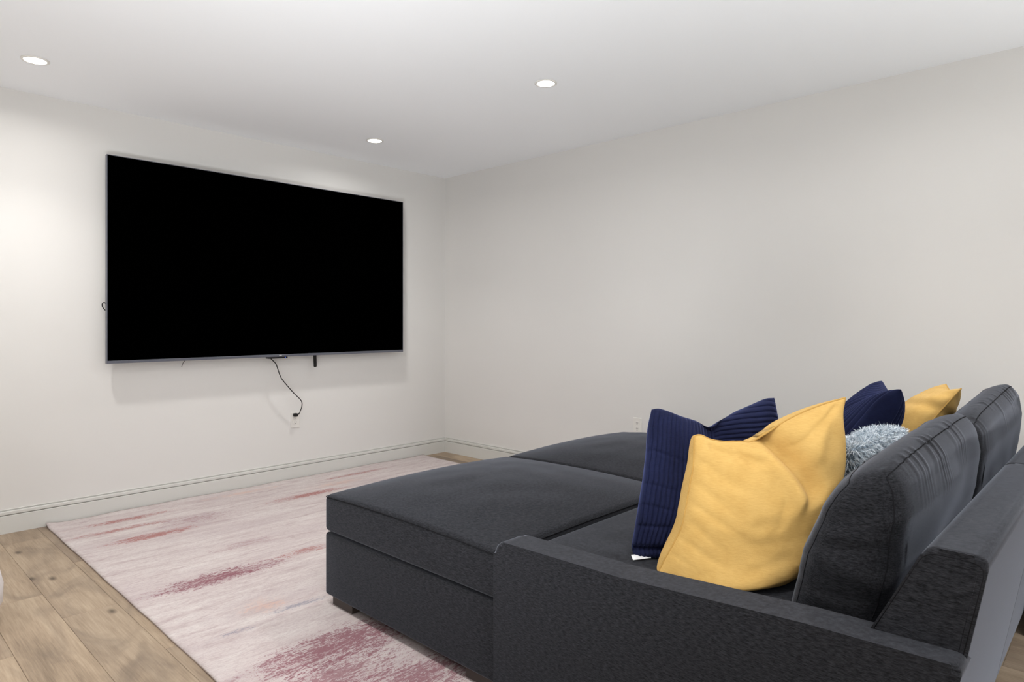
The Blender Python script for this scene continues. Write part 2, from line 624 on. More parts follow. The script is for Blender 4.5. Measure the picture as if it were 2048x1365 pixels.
for x, y, lab in (
        (-3.13, -0.585, 'white recessed downlight in the ceiling, left of and above the television'),
        (-1.152, -0.585, 'white recessed downlight in the ceiling nearest the corner of the two walls'),
        (-1.17, -2.19, 'white recessed downlight in the ceiling above the ottomans, middle of the room'),
        (-1.00, -3.82, 'white recessed downlight just above the top edge of the picture over the sofa'),
        (-3.13, -2.19, 'white recessed downlight over the left edge of the rug, above the picture'),
        (-3.13, -3.78, 'white recessed downlight beside the sofa arm, above the picture'),
        (-4.75, -1.40, 'white recessed downlight by the left wall nearest the television wall, outside the picture'),
        (-4.75, -3.78, 'white recessed downlight halfway along the left wall, outside the picture'),
        (-1.10, -5.40, 'white recessed downlight behind the sofa nearest the right wall, outside the picture'),
        (-3.13, -5.40, 'white recessed downlight in the middle of the rear row, outside the picture'),
        (-4.75, -5.40, 'white recessed downlight in the rear left corner, outside the picture')):
    downlight(x, y, lab, DL)

# ================================================================== RUG
bm = bmesh.new()
RX0, RX1, RY0, RY1 = -2.975, -0.27, -0.019, -3.75
nx, ny = 150, 200
top, bot = [], []
for j in range(ny + 1):
    for i in range(nx + 1):
        u, v = i / nx, j / ny
        x = RX0 + (RX1 - RX0) * u
        y = RY0 + (RY1 - RY0) * v
        x += 0.006 * noise.noise((0.0, y * 3.1, 4.0)) * (1 - u)
        x += (-0.010 * v) * (1 - u)
        y -= (0.006 + 0.006 * noise.noise((x * 4.0, 3.0, 1.0))) * (1 - v) ** 8
        ed = math.exp(-(y - RY0) ** 2 / 0.0025)
        z = 0.010 + 0.0012 * noise.noise((x * 6, y * 6, 0))
        z += ed * max(0, 0.010 * noise.noise((x * 3.0, 7.0, 2.0)) + 0.004)
        z += 0.010 * math.exp(-((x - RX0) ** 2 + (y - RY0) ** 2) / 0.003)
        z += max(0, 0.004 * noise.noise((1.0, y * 5.0, 9.0))) * math.exp(-(x - RX0) ** 2 / 0.002)
        top.append(bm.verts.new((x, y, z)))
        bot.append(bm.verts.new((x, y, max(0.001, z - 0.009))))
w = nx + 1
for j in range(ny):
    for i in range(nx):
        a = j * w + i
        bm.faces.new((top[a], top[a + 1], top[a + w + 1], top[a + w]))
        bm.faces.new((bot[a], bot[a + w], bot[a + w + 1], bot[a + 1]))
for i in range(nx):
    bm.faces.new((top[i], bot[i], bot[i + 1], top[i + 1]))
    a = ny * w + i
    bm.faces.new((top[a], top[a + 1], bot[a + 1], bot[a]))
for j in range(ny):
    a = j * w
    bm.faces.new((top[a], top[a + w], bot[a + w], bot[a]))
    a = j * w + nx
    bm.faces.new((top[a], bot[a], bot[a + w], top[a + w]))
rug = obj('area_rug', bm, M['rug'])
tag(rug, 'distressed pale pink and maroon area rug lying on the oak floor against the baseboard', 'rug')

# ================================================================== TELEVISION
TX0, TX1, TZ0, TZ1, TY = -2.688, -0.528, 0.910, 2.148, -0.085
tv = empty('television', ((TX0 + TX1) / 2, 0, TZ0), 'huge black flat television hanging on the wall, switched off', 'television')
bm = bmesh.new(); box(bm, TX0 + 0.0035, TX1 - 0.0035, TY, TY + 0.006, TZ0 + 0.017, TZ1 - 0.0035)
obj('screen', bm, M['screen'], tv, smooth=False)
bm = bmesh.new()
box(bm, TX0, TX0 + 0.0035, TY - 0.001, TY + 0.028, TZ0, TZ1)
box(bm, TX1 - 0.0035, TX1, TY - 0.001, TY + 0.028, TZ0, TZ1)
box(bm, TX0 + 0.0035, TX1 - 0.0035, TY - 0.001, TY + 0.028, TZ1 - 0.0035, TZ1)
box(bm, TX0 + 0.0035, TX1 - 0.0035, TY - 0.002, TY + 0.028, TZ0, TZ0 + 0.017, 0.0015, 1)
obj('bezel', bm, M['bezel'], tv, smooth=False, label='thin dark metal bezel, widest along the bottom')
bm = bmesh.new(); box(bm, TX0 + 0.004, TX1 - 0.004, TY + 0.0065, TY + 0.026, TZ0 + 0.004, TZ1 - 0.004)
box(bm, TX0 + 0.30, TX1 - 0.30, TY + 0.026, TY + 0.050, TZ0 + 0.06, TZ0 + 0.80, 0.01, 2)
obj('back_housing', bm, M['black_plastic'], tv, smooth=False)
bm = bmesh.new()
box(bm, -2.05, -1.18, -0.012, -0.001, 1.40, 1.46); box(bm, -2.05, -1.18, -0.012, -0.001, 1.66, 1.72)
for xx in (-1.95, -1.30):
    box(bm, xx - 0.02, xx + 0.02, -0.034, -0.012, 1.10, 1.75)
obj('wall_mount', bm, M['black_plastic'], tv, smooth=False)
bm = bmesh.new()
pp = round_poly([(-1.331, 0.93), (-1.307, 0.93), (-1.303, 0.822), (-1.327, 0.822)], [0, 0, .010, .010])
extrude_profile(bm, pp, lambda u, v, a: Vector((u, a, v)), -0.062, -0.058, 0)
obj('pull_strap', bm, M['black_rubber'], tv, smooth=False, label='short black strap hanging below the lower edge')
bm = bmesh.new(); box(bm, -1.613, -1.593, TY - 0.0035, TY - 0.0015, TZ0 + 0.006, TZ0 + 0.012, 0.001, 1)
obj('badge', bm, M['badge'], tv, smooth=False, label='tiny pale badge on the bottom bezel')
bm = bmesh.new()
tube(bm, catmull([(-2.670, -0.045, 1.252), (-2.682, -0.040, 1.266), (-2.690, -0.038, 1.272), (-2.699, -0.036, 1.262), (-2.697, -0.036, 1.247), (-2.688, -0.038, 1.232), (-2.676, -0.042, 1.222), (-2.64, -0.045, 1.215)], 0), 0.0028, 8)
obj('cable_loop', bm, M['black_rubber'], tv, label='small loop of black cable poking out at the left edge')
bm = bmesh.new()
tube(bm, catmull([(-2.225, -0.055, 0.93), (-2.235, -0.055, 0.91), (-2.250, -0.056, 0.892), (-2.258, -0.056, 0.868)], 0), 0.0017, 6)
obj('cable_end', bm, M['black_rubber'], tv, label='short thin black cable end hanging under the lower edge')

# media box tucked under the lower edge
mb = empty('media_box', (-1.615, -0.07, 0.898), 'slim black media box with a blue light under the television', 'media box')
bm = bmesh.new(); box(bm, -1.685, -1.545, -0.082, -0.030, 0.8985, 0.9095, 0.002, 2)
obj('case', bm, M['black_plastic'], mb, smooth=False)
bm = bmesh.new(); box(bm, -1.566, -1.560, -0.0828, -0.0815, 0.9025, 0.9065)
obj('indicator_light', bm, M['led'], mb, smooth=False, label='blue indicator light')

# power cord
cord = empty('power_cord', (-1.44, -0.02, 0.47), 'thin black power cord running from the television to the wall outlet', 'cord')
bm = bmesh.new()
path = [(-1.670, -0.050, 0.925), (-1.662, -0.052, 0.903), (-1.645, -0.055, 0.885), (-1.622, -0.058, 0.858), (-1.607, -0.060, 0.815), (-1.590, -0.060, 0.770),
        (-1.573, -0.060, 0.742), (-1.530, -0.060, 0.690), (-1.483, -0.060, 0.637), (-1.444, -0.060, 0.600), (-1.424, -0.060, 0.572), (-1.421, -0.056, 0.540), (-1.430, -0.050, 0.505), (-1.437, -0.043, 0.485), (-1.446, -0.036, 0.478)]
tube(bm, catmull(path, 0), 0.0033, 8)
obj('cable', bm, M['black_rubber'], cord)
bm = bmesh.new()
box(bm, -1.467, -1.440, -0.040, -0.0085, 0.465, 0.488, 0.004, 2)
tube(bm, [(-1.446, -0.034, 0.478), (-1.436, -0.042, 0.486)], 0.0055, 8)
obj('plug', bm, M['black_rubber'], cord, smooth=False)

def outlet(name, loc, axis, label):
    """duplex outlet; axis 'y' faces -Y, axis 'x' faces -X"""
    x, y, z = loc
    r = empty(name, loc, label, 'wall outlet', 'white wall outlets')
    def place(b):
        if axis == 'x':
            bmesh.ops.rotate(b, verts=b.verts, cent=(0, 0, 0), matrix=Matrix.Rotation(math.radians(-90), 3, 'Z'))
        bmesh.ops.translate(b, verts=b.verts, vec=loc)
        return b
    b = bmesh.new(); box(b, -0.035, 0.035, -0.006, 0.0, -0.0575, 0.0575, 0.003, 2)
    obj('cover_plate', place(b), M['white_plastic'], r, smooth=False)
    for s in (1, -1):
        b = bmesh.new()
        poly = round_poly([(-0.017, s * 0.0195 - 0.0142), (0.017, s * 0.0195 - 0.0142), (0.017, s * 0.0195 + 0.0142), (-0.017, s * 0.0195 + 0.0142)], [0.009] * 4)
        extrude_profile(b, poly, lambda u, v, a: Vector((u, a, v)), -0.0078, -0.0055, 0.0006, 1)
        rc = obj('receptacle', place(b), M['white_plastic'], r, smooth=False)
        b = bmesh.new()
        box(b, -0.0075, -0.0055, -0.0082, -0.0075, s * 0.0195 - 0.001, s * 0.0195 + 0.008)
        box(b, 0.0055, 0.0075, -0.0082, -0.0075, s * 0.0195 - 0.001, s * 0.0195 + 0.008)
        obj('slot', place(b), M['slot'], rc, smooth=False)
        b = bmesh.new()
        bmesh.ops.create_cone(b, cap_ends=True, segments=12, radius1=0.0026, radius2=0.0026, depth=0.0008,
                              matrix=Matrix.Translation((0, -0.0079, s * 0.0195 - 0.0075)) @ Matrix.Rotation(math.radians(90), 4, 'X'))
        obj('ground_hole', place(b), M['slot'], rc, smooth=False)
    b = bmesh.new()
    bmesh.ops.create_cone(b, cap_ends=True, segments=12, radius1=0.003, radius2=0.0026, depth=0.001,
                          matrix=Matrix.Translation((0, -0.0063, 0)) @ Matrix.Rotation(math.radians(90), 4, 'X'))
    obj('screw', place(b), M['white_plastic'], r, smooth=False)
outlet('wall_outlet', (-1.445, 0.0, 0.4385), 'y', 'white wall outlet under the television with a black plug in it')
outlet('wall_outlet', (0.0, -2.012, 0.445), 'x', 'empty white wall outlet on the right wall behind the ottomans')

# ================================================================== OTTOMANS
SF = M['sofa']
def crown_fn(cz, puff=0.006, wr=0.0, dip=None, seed=0.0):
    def fn(q, h):
        a = 1 - min(1, abs(q.x / h.x)) ** 2.2
        b = 1 - min(1, abs(q.y / h.y)) ** 2.2
        q = q.copy()
        if q.z > 0:
            q.z += cz * (0.74 * a * b + 0.13 * (a + b)) * (q.z / h.z)
            if wr: q.z += wr * noise.noise((q.x * 7 + seed, q.y * 7, seed)) * a * b
        c = 1 - min(1, abs(q.z / h.z)) ** 2
        if abs(q.x) > h.x * 0.9: q.x += math.copysign(puff * b * c, q.x)
        if abs(q.y) > h.y * 0.9: q.y += math.copysign(puff * a * c, q.y)
        return q
    return fn

OX0, OX1, OY0, OY1 = -2.440, -1.380, -2.098, -3.093
def make_ottoman():
    r = empty('ottoman', ((OX0 + OX1) / 2, (OY0 + OY1) / 2, 0.012), 'large square charcoal fabric ottoman at the front, nearest the rug’s open half', 'ottoman',
              'ottomans pushed up to the sofa')
    cx, cy = (OX0 + OX1) / 2, (OY0 + OY1) / 2
    b = bmesh.new()
    soft_box(b, (cx, cy, 0.177), (OX1 - OX0, OY0 - OY1, 0.252), 0.012, None, (10, 10, 4))
    obj('base', b, SF, r)
    b = bmesh.new()
    soft_box(b, (cx, cy, 0.381), (OX1 - OX0 + 0.004, OY0 - OY1 + 0.004, 0.146), 0.020, crown_fn(0.085, 0.001, 0.006, seed=3.0), (40, 40, 6))
    cu = obj('cushion', b, SF, r)
    b = bmesh.new()
    zz = 0.4465; e = 0.0012
    pts = round_poly([(OX0 - e, OY0 + e), (OX1 + e, OY0 + e), (OX1 + e, OY1 - e), (OX0 - e, OY1 - e)], [0.02] * 4)
    dense = []
    for i, p in enumerate(pts):
        q = pts[(i + 1) % len(pts)]
        for k in range(10):
            m_ = p.lerp(q, k / 10)
            fa = 1 - min(1, abs((m_.x - cx) / ((OX1 - OX0) / 2 + 0.002))) ** 2.2
            fb = 1 - min(1, abs((m_.y - cy) / ((OY0 - OY1) / 2 + 0.002))) ** 2.2
            c_ = 0.004 * (1 - (0.066 / 0.073) ** 2)
            dense.append((m_.x, m_.y, zz + 0.085 * 0.13 * (fa + fb) * 0.9))
    tube(b, dense, 0.0014, 6, closed=True)
    obj('seam', b, M['stitch'], cu)
    for sx in (0, 1):
        for sy in (0, 1):
            xa = OX0 + 0.018 if sx == 0 else OX1 - 0.018 - 0.14
            ya = OY0 - 0.030 - 0.14 if sy == 0 else OY1 + 0.030
            b = bmesh.new()
            lx = 0.05
            if sx == 0: box(b, xa, xa + lx, ya, ya + 0.14, 0.0125, 0.055, 0.002, 1)
            else: box(b, xa + 0.14 - lx, xa + 0.14, ya, ya + 0.14, 0.0125, 0.055, 0.002, 1)
            obj('leg', b, M['wood_leg'], r, smooth=False)
    return r
ott = make_ottoman()
ott2 = copy_tree(ott)
ott2.location.x += (OX1 - OX0) + 0.012
ott['label'] = 'large square charcoal ottoman in front of the sofa, the near one on the left'
ott2['label'] = 'large square charcoal ottoman in front of the sofa, the far one by the right wall'

# ================================================================== SOFA
sofa = empty('sofa', (-1.37, -3.6, 0.012), 'low charcoal fabric two-seat sofa with track arms and loose back cushions', 'sofa')
SXL, SXR, SPL = -2.47, -0.27, -1.370
AW = 0.098
SY0 = -3.100
# seat base
bm = bmesh.new(); soft_box(bm, ((SXL + SXR) / 2, (SY0 - 0.004 - 4.02) / 2, 0.1775), (SXR - SXL - 2 * AW + 0.01, 4.02 + SY0 - 0.004, 0.245), 0.012, None, (10, 8, 4))
obj('base', bm, SF, sofa)
# arms
SOLID = []      # what the loose pillows rest against
def arm(x_0, x_1, label, outer):
    poly = round_poly([(SY0, 0.055), (SY0, 0.507), (-3.55, 0.513), (-4.00, 0.540), (-4.277, 0.546), (-4.18, 0.055)], [0.012, 0.055, 0.3, 0.3, 0.02, 0.012], 8)
    b = bmesh.new()
    extrude_profile(b, poly, lambda u, v, a: Vector((a, u, v)), x_0, x_1, 0.014, 4)
    a_ = obj('arm', b, SF, sofa, label=label); SOLID.append(a_)
    auto_smooth(a_, 50)
    b = bmesh.new()
    inset = [Vector(p) for p in round_poly([(SY0 - 0.030, 0.4995), (SY0 - 0.045, 0.4998), (-3.55, 0.5045), (-4.00, 0.5315), (-4.272, 0.537)], [0, 0, 0.3, 0.3, 0], 8)]
    xs = x_0 + 0.0035 if outer < 0 else x_1 - 0.0035
    tube(b, [(xs, p.x, p.y) for p in inset], 0.0016, 6)
    obj('seam', b, M['stitch'], a_)
arm(SXL, SXL + AW, None, -1)
arm(SXR - AW, SXR, None, 1)
# back frame, two modules
def back_frame(xa, xb, seam_side):
    pts = [(-3.985, 0.30), (-4.207, 0.731), (-4.308, 0.729), (-4.18, 0.055), (-4.03, 0.055)]
    poly = round_poly(pts, [0.02, 0.035, 0.022, 0.012, 0.012], 6)
    b = bmesh.new()
    extrude_profile(b, poly, lambda u, v, a: Vector((a, u, v)), xa, xb, 0.014, 4)
    f = obj('back_frame', b, SF, sofa)
    auto_smooth(f, 50)
    b = bmesh.new()
    c = Vector((-4.15, 0.45))
    ins = [c + (Vector(p) - c) * 0.955 for p in round_poly([(-4.09, 0.50), (-4.207, 0.731), (-4.308, 0.729), (-4.262, 0.50)], [0, 0.04, 0.022, 0], 6)]
    x = xa + 0.0008
    tube(b, [(x, p.x, p.y) for p in ins], 0.0013, 6)
    obj('seam', b, M['stitch'], f)
back_frame(-2.405, SPL - 0.002, -1)
back_frame(SPL + 0.002, -0.335, -1)
# seat cushions
def seat(xa, xb, sd):
    b = bmesh.new()
    y0, y1 = SY0 + 0.002, -4.06
    soft_box(b, ((xa + xb) / 2, (y0 + y1) / 2, 0.377), (xb - xa, y0 - y1, 0.142), 0.022, crown_fn(0.012, 0.000, 0.006, seed=sd), (34, 34, 6))
    SOLID.append(obj('seat_cushion', b, SF, sofa))
seat(SXL + AW + 0.002, SPL - 0.002, 1.0)
seat(SPL + 0.002, SXR - AW - 0.002, 5.0)
# cloth flap behind the right seat, hanging to the floor
bm = bmesh.new()
extrude_profile(bm, [(-4.190, 0.003), (-4.196, 0.003), (-4.296, 0.480), (-4.290, 0.480)], lambda u, v, a: Vector((a, u, v)), -0.80, -0.29, 0)
obj('rear_flap', bm, M['dark_pouf'], sofa, smooth=False)
# legs
for lx in (SXL + 0.03, SXR - 0.03 - 0.06):
    for ly in (SY0 - 0.16, -4.15):
        b = bmesh.new(); zb = 0.0125 if ly > -3.7 else 0.0005
        box(b, lx, lx + 0.06, ly, ly + 0.10, zb, 0.058, 0.002, 1)
        obj('leg', b, M['wood_leg'], sofa, smooth=False)

# back cushions: boxed, leaning on the frame, gathered along the top seams
def back_cushion(xa, xb, sd, zoff=0.0, rise=0.0, dl=0.018, dr=0.012):
    w_, t_, h_ = xb - xa, 0.140, 0.39
    hh0 = Vector((w_, t_, h_)) / 2
    TT = [0, .25, .5, .75, .90, 1.0]
    FR = [-3.885, -3.905, -3.932, -3.965, -3.995, -4.022]      # front face, bottom to top
    RE = [-4.075, -4.105, -4.128, -4.142, -4.134, -4.112]      # rear face, bottom to top
    def fn(q, hh):
        s_ = q.y / hh.y                       # -1 rear .. 1 front
        t = (q.z + hh.z) / (2 * hh.z)
        u = q.x / hh.x
        yf, yr = np.interp(t, TT, FR), np.interp(t, TT, RE)
        y = (yf + yr) / 2 + (yf - yr) / 2 * s_
        z = 0.442 + zoff + h_ * t
        x = q.x
        fx = 1 - min(1, abs(u)) ** 4
        fz = 1 - abs(2 * t - 1) ** 2.4
        fy = 1 - min(1, abs(s_)) ** 2
        y += 0.020 * fx * fz * max(0, s_) - 0.018 * fx * fz * max(0, -s_)
        if t > 0.5:
            z += (0.016 * fx * fy - (dl if u < 0 else dr) * abs(u) ** 7 * (t - 0.5) * 2)
        z += rise * (u + 1) / 2 * t - 0.017 * s_ * max(0, t - 0.6) / 0.4
        # the corners of the box are soft: pull the ends in at the edges
        x += math.copysign(1, u) * (0.026 * fz * (0.35 + 0.65 * fy)) * max(0, (abs(u) - 0.85) / 0.15)
        y += -s_ * 0.012 * max(0, (abs(u) - 0.86) / 0.14) ** 2
        # gathers fanning from the two top seams
        g = math.exp(-((abs(s_) - 0.85) / 0.5) ** 2) * min(1, max(0, (t - 0.70) * 4))
        ph = x * 105 + 6.0 * noise.noise((x * 8, sd, 0)) + s_ * 1.6 + (1 - t) * 14
        amp = 0.0036 * g * max(0, 0.15 + 1.7 * noise.noise((x * 11 + sd, s_ * 1.5, 3)))
        d = math.sin(ph) * amp
        z += d * 0.7
        y += math.copysign(d * 0.7, s_)
        # loose folds on the ends and faces
        if abs(u) > 0.9:
            x += 0.011 * fz * noise.noise((sd, y * 5, z * 15)) + 0.008 * fz * noise.noise((sd + 3, y * 9, z * 30))
        y += 0.012 * fz * noise.noise((x * 4 + sd, 2.0 + s_, z * 8))
        return Vector((x, y, z))
    ctr = Vector(((xa + xb) / 2, 0, 0))
    b = bmesh.new()
    soft_box(b, ctr, (w_, t_, h_), 0.030, fn, (170, 14, 50))
    cu = obj('back_cushion', b, SF, sofa); SOLID.append(cu)
    def on_surface(p):
        inner = Vector([max(-hh0[i] + .030, min(hh0[i] - .030, p[i])) for i in range(3)])
        q = inner + (p - inner).normalized() * 0.0302
        return fn(q, hh0) + ctr
    for sy in (-1, 1):
        pts = []
        lo = -0.85
        for k in range(40):
            pts.append(on_surface(Vector((-hh0.x, sy * hh0.y, hh0.z * (lo + (1 - lo) * k / 40)))))
        for k in range(181):
            pts.append(on_surface(Vector((-hh0.x + 2 * hh0.x * k / 180, sy * hh0.y, hh0.z))))
        for k in range(40):
            pts.append(on_surface(Vector((hh0.x, sy * hh0.y, hh0.z * (1 - (1 - lo) * k / 40)))))
        clean = [pts[0]]
        for p in pts[1:]:
            if (p - clean[-1]).length > 0.004: clean.append(p)
        b = bmesh.new()
        tube(b, clean, 0.0013, 6)
        obj('seam', b, M['stitch'], cu)
back_cushion(-2.275, -1.375, 1.7, 0.0, 0.034)
back_cushion(-1.330, -0.375, 8.3, 0.0, 0.060, 0.03, 0.02)

# ================================================================== PILLOWS
def grid_param(n_, k=1.0):
    s = np.linspace(0, 1, n_)
    c = (1 - np.cos(np.pi * s)) / 2
    return s * (1 - 0.55) + c * 0.55

def pillow(name, C, thick_near, thick_far, near_dir, mat, label, cat, group=None, nu=90, nv=90, detail=None, expo=0.5, piping=None, pip_mat=None, pname='seam', low=1.0, far_expo=None, far_cap=None):
    """C: four 3D boundary curves (bottom, top: left to right; left, right: bottom to top).
    The two faces swell from the boundary seam along near_dir and its opposite."""
    us, vs_ = grid_param(nu), grid_param(nv)
    Bt = resample(catmull(C['bottom'], 0), us); Tp = resample(catmull(C['top'], 0), us)
    Lf = resample(catmull(C['left'], 0), vs_); Rt = resample(catmull(C['right'], 0), vs_)
    U, V = np.meshgrid(us, vs_)            # rows v
    U3, V3 = U[..., None], V[..., None]
    Pm = (1 - V3) * Bt[None] + V3 * Tp[None] + (1 - U3) * Lf[:, None] + U3 * Rt[:, None] \
        - ((1 - U3) * (1 - V3) * Bt[0] + U3 * (1 - V3) * Bt[-1] + (1 - U3) * V3 * Tp[0] + U3 * V3 * Tp[-1])
    nd = np.array(Vector(near_dir).normalized())
    prof_ = (np.clip(4 * U * (1 - U), 0, 1) ** expo) * (np.clip(4 * V * (1 - V), 0, 1) ** np.where(V < 0.5, expo * low, expo))
    b = bmesh.new()
    surf = []
    for side, th in ((1, thick_near), (-1, thick_far)):
        D = th * prof_
        if side < 0 and far_expo:
            D = th * (np.clip(4 * U * (1 - U), 0, 1) ** far_expo) * (np.clip(4 * V * (1 - V), 0, 1) ** far_expo)
        if side < 0 and far_cap:
            D = np.minimum(D, far_cap)
        if detail is not None:
            D = D + detail(U, V, side, prof_)
            D = np.maximum(D, -0.040)
        surf.append(Pm + side * nd * D[..., None])
    loc = Pm.reshape(-1, 3).mean(axis=0)
    loc[2] = min(surf[0][..., 2].min(), surf[1][..., 2].min())
    r = empty(name, tuple(loc), label, cat, group)
    vn = [[None] * nu for _ in range(nv)]; vf = [[None] * nu for _ in range(nv)]
    for j in range(nv):
        for i in range(nu):
            edge = i in (0, nu - 1) or j in (0, nv - 1)
            p = Pm[j, i] if edge else surf[0][j, i]
            vn[j][i] = b.verts.new(p)
            vf[j][i] = vn[j][i] if edge else b.verts.new(surf[1][j, i])
    for j in range(nv - 1):
        for i in range(nu - 1):
            b.faces.new((vn[j][i], vn[j][i + 1], vn[j + 1][i + 1], vn[j + 1][i]))
            f4 = (vf[j][i], vf[j + 1][i], vf[j + 1][i + 1], vf[j][i + 1])
            if set(f4) != {vn[j][i], vn[j][i + 1], vn[j + 1][i + 1], vn[j + 1][i]}:
                try: b.faces.new(f4)
                except ValueError: pass
    cov = obj('cover', b, mat, r)
    if piping:
        loop = list(Bt) + list(Rt[1:]) + list(Tp[::-1][1:]) + list(Lf[::-1][1:-1])
        clean = [Vector(loop[0])]
        for p in loop[1:]:
            if (Vector(p) - clean[-1]).length > 0.004: clean.append(Vector(p))
        b = bmesh.new()
        tube(b, clean, piping, 6, closed=True)
        obj(pname, b, pip_mat or mat, r)
    return r, surf

from mathutils.bvhtree import BVHTree
def solid_tree(o):
    L = root_loc(o)
    co = [v.co + L for v in o.data.vertices]
    polys = [tuple(p.vertices) for p in o.data.polygons]
    vol = 0.0
    for p in polys:
        for k in range(1, len(p) - 1):
            vol += co[p[0]].dot(co[p[k]].cross(co[p[k + 1]]))
    if vol < 0:
        polys = [p[::-1] for p in polys]
    return BVHTree.FromPolygons(co, polys)
def pushed_out(p, t, gap):
    """where p has to go to be clear of the solid t, or None if it is clear already"""
    loc, nrm, idx, dist = t.find_nearest(p, 0.12)
    if loc is None: return None
    dt = (p - loc).dot(nrm)
    if dt < -0.5 * dist: return loc + nrm * gap
    if dist < gap: return loc + nrm * gap
    return None
def press(root, trees, gap=0.003):
    """cloth that would sink into what it rests on is pressed flat against it"""
    for o in [c for c in root.children if c.type == 'MESH']:
        L = root_loc(o)
        for v in o.data.vertices:
            p = v.co + L
            for t in trees:
                q = pushed_out(p, t, gap)
                if q is not None: p = q
            v.co = p - L
        o.data.update()

def gauss(x, s): return np.exp(-(x / s) ** 2)
def sstep(a, b, x):
    t = np.clip((x - a) / (b - a), 0, 1)
    return t * t * (3 - 2 * t)
def vnoise(U, V, su, sv, seed):
    out = np.zeros_like(U)
    for j in range(U.shape[0]):
        for i in range(U.shape[1]):
            out[j, i] = noise.noise((U[j, i] * su + seed, V[j, i] * sv, seed * 1.7))
    return out
def seg_dist(U, V, a, b):
    """distance to a segment in the (u, v) square, and the position along it"""
    ax, ay = a; bx, by = b
    dx, dy = bx - ax, by - ay
    t = np.clip(((U - ax) * dx + (V - ay) * dy) / (dx * dx + dy * dy), 0, 1)
    return np.hypot(U - ax - t * dx, V - ay - t * dy), t

TREES = [solid_tree(o) for o in SOLID]
# --- mustard pillow, left end
Y1 = dict(
    top=[(-2.107, -3.563, 0.826), (-2.092, -3.577, 0.827), (-2.070, -3.597, 0.814), (-2.037, -3.627, 0.807), (-2.007, -3.656, 0.808), (-1.983, -3.678, 0.807), (-1.949, -3.709, 0.832), (-1.907, -3.747, 0.866), (-1.862, -3.788, 0.894), (-1.817, -3.829, 0.916), (-1.773, -3.871, 0.933)],
    left=[(-2.250, -3.530, 0.461), (-2.226, -3.541, 0.500), (-2.202, -3.553, 0.538), (-2.179, -3.563, 0.579), (-2.160, -3.566, 0.632), (-2.144, -3.567, 0.682), (-2.125, -3.569, 0.741), (-2.107, -3.563, 0.826)],
    right=[(-2.110, -3.820, 0.466), (-1.957, -3.863, 0.530), (-1.881, -3.880, 0.657), (-1.841, -3.882, 0.742), (-1.818, -3.879, 0.803), (-1.797, -3.869, 0.880), (-1.773, -3.871, 0.933)],
    bottom=[(-2.250, -3.530, 0.461), (-2.215, -3.690, 0.456), (-2.110, -3.820, 0.466)])
def yellow_detail(U, V, side, pr):
    d = np.zeros_like(U)
    q, t = seg_dist(U, V, (0.44, 1.02), (0.70, 0.62))
    d -= 0.115 * gauss(q, 0.065) * (1 - 0.62 * t) * pr ** 0.25
    q, t = seg_dist(U, V, (0.36, 0.96), (0.60, 0.62)); d += 0.022 * gauss(q, 0.060) * pr ** 0.3
    q, t = seg_dist(U, V, (0.82, 0.93), (0.66, 0.76)); d += 0.014 * gauss(q, 0.06) * pr ** 0.3
    d += 0.012 * gauss(np.hypot(U - 0.70, V - 0.57), 0.05)
    q, t = seg_dist(U, V, (0.62, 0.86), (0.92, 0.97)); d -= 0.008 * gauss(q, 0.022)
    q, t = seg_dist(U, V, (0.10, 0.94), (0.38, 0.88)); d -= 0.010 * gauss(q, 0.030)
    q, t = seg_dist(U, V, (0.22, 0.97), (0.30, 0.86)); d -= 0.008 * gauss(q, 0.022)
    for (v0, u1, v1, a, w) in ((0.82, .34, 0.66, .007, .035), (0.66, .30, 0.50, .005, .03), (0.52, .42, 0.36, .006, .028), (0.40, .26, 0.28, .005, .022), (0.27, .36, 0.17, .005, .024), (0.15, .2, 0.11, .004, .02)):
        q, t = seg_dist(U, V, (0.015, v0), (u1, v1)); d -= a * gauss(q, w) * (1 - t)
    q, t = seg_dist(U, V, (0.50, 0.66), (0.48, 0.48)); d -= 0.004 * gauss(q, 0.035)
    q, t = seg_dist(U, V, (0.98, 0.60), (0.66, 0.47)); d -= 0.007 * gauss(q, 0.035) * (1 - t)
    d += 0.013 * vnoise(U, V, 3.0, 4.0, 2.0) * pr
    d += 0.004 * vnoise(U, V, 7.0, 12.0, 5.0) * pr
    return d if side > 0 else d * 0.2
yel1, _ = pillow('throw_pillow', Y1, 0.105, 0.135, (-0.58, -0.81, 0.06), M['yellow'], 'mustard yellow throw pillow with a dented top behind the left arm of the sofa', 'pillow', 'mustard yellow pillows',
       140, 140, yellow_detail, 0.46, 0.0032, M['yellow_seam'], low=0.55, far_expo=0.28, far_cap=0.062)
press(yel1, TREES)

# --- navy corduroy pillow, left end
N1 = dict(
    top=[(-2.071, -3.398, 0.884), (-2.054, -3.412, 0.887), (-2.031, -3.431, 0.879), (-1.997, -3.459, 0.862), (-1.959, -3.490, 0.846), (-1.926, -3.517, 0.826), (-1.897, -3.540, 0.846), (-1.858, -3.572, 0.872), (-1.817, -3.605, 0.893), (-1.781, -3.635, 0.912), (-1.757, -3.655, 0.915)],
    left=[(-2.176, -3.404, 0.451), (-2.176, -3.395, 0.481), (-2.164, -3.396, 0.526), (-2.149, -3.397, 0.579), (-2.134, -3.398, 0.633), (-2.119, -3.399, 0.687), (-2.104, -3.398, 0.750), (-2.089, -3.395, 0.824), (-2.071, -3.398, 0.884)],
    right=[(-1.900, -3.660, 0.470), (-1.796, -3.713, 0.609), (-1.777, -3.685, 0.757), (-1.765, -3.671, 0.839), (-1.757, -3.655, 0.915)],
    bottom=[(-2.176, -3.404, 0.451), (-2.050, -3.540, 0.462), (-1.900, -3.660, 0.470)])
def ribs(s):
    return np.abs(np.sin(np.pi * s)) ** 0.55
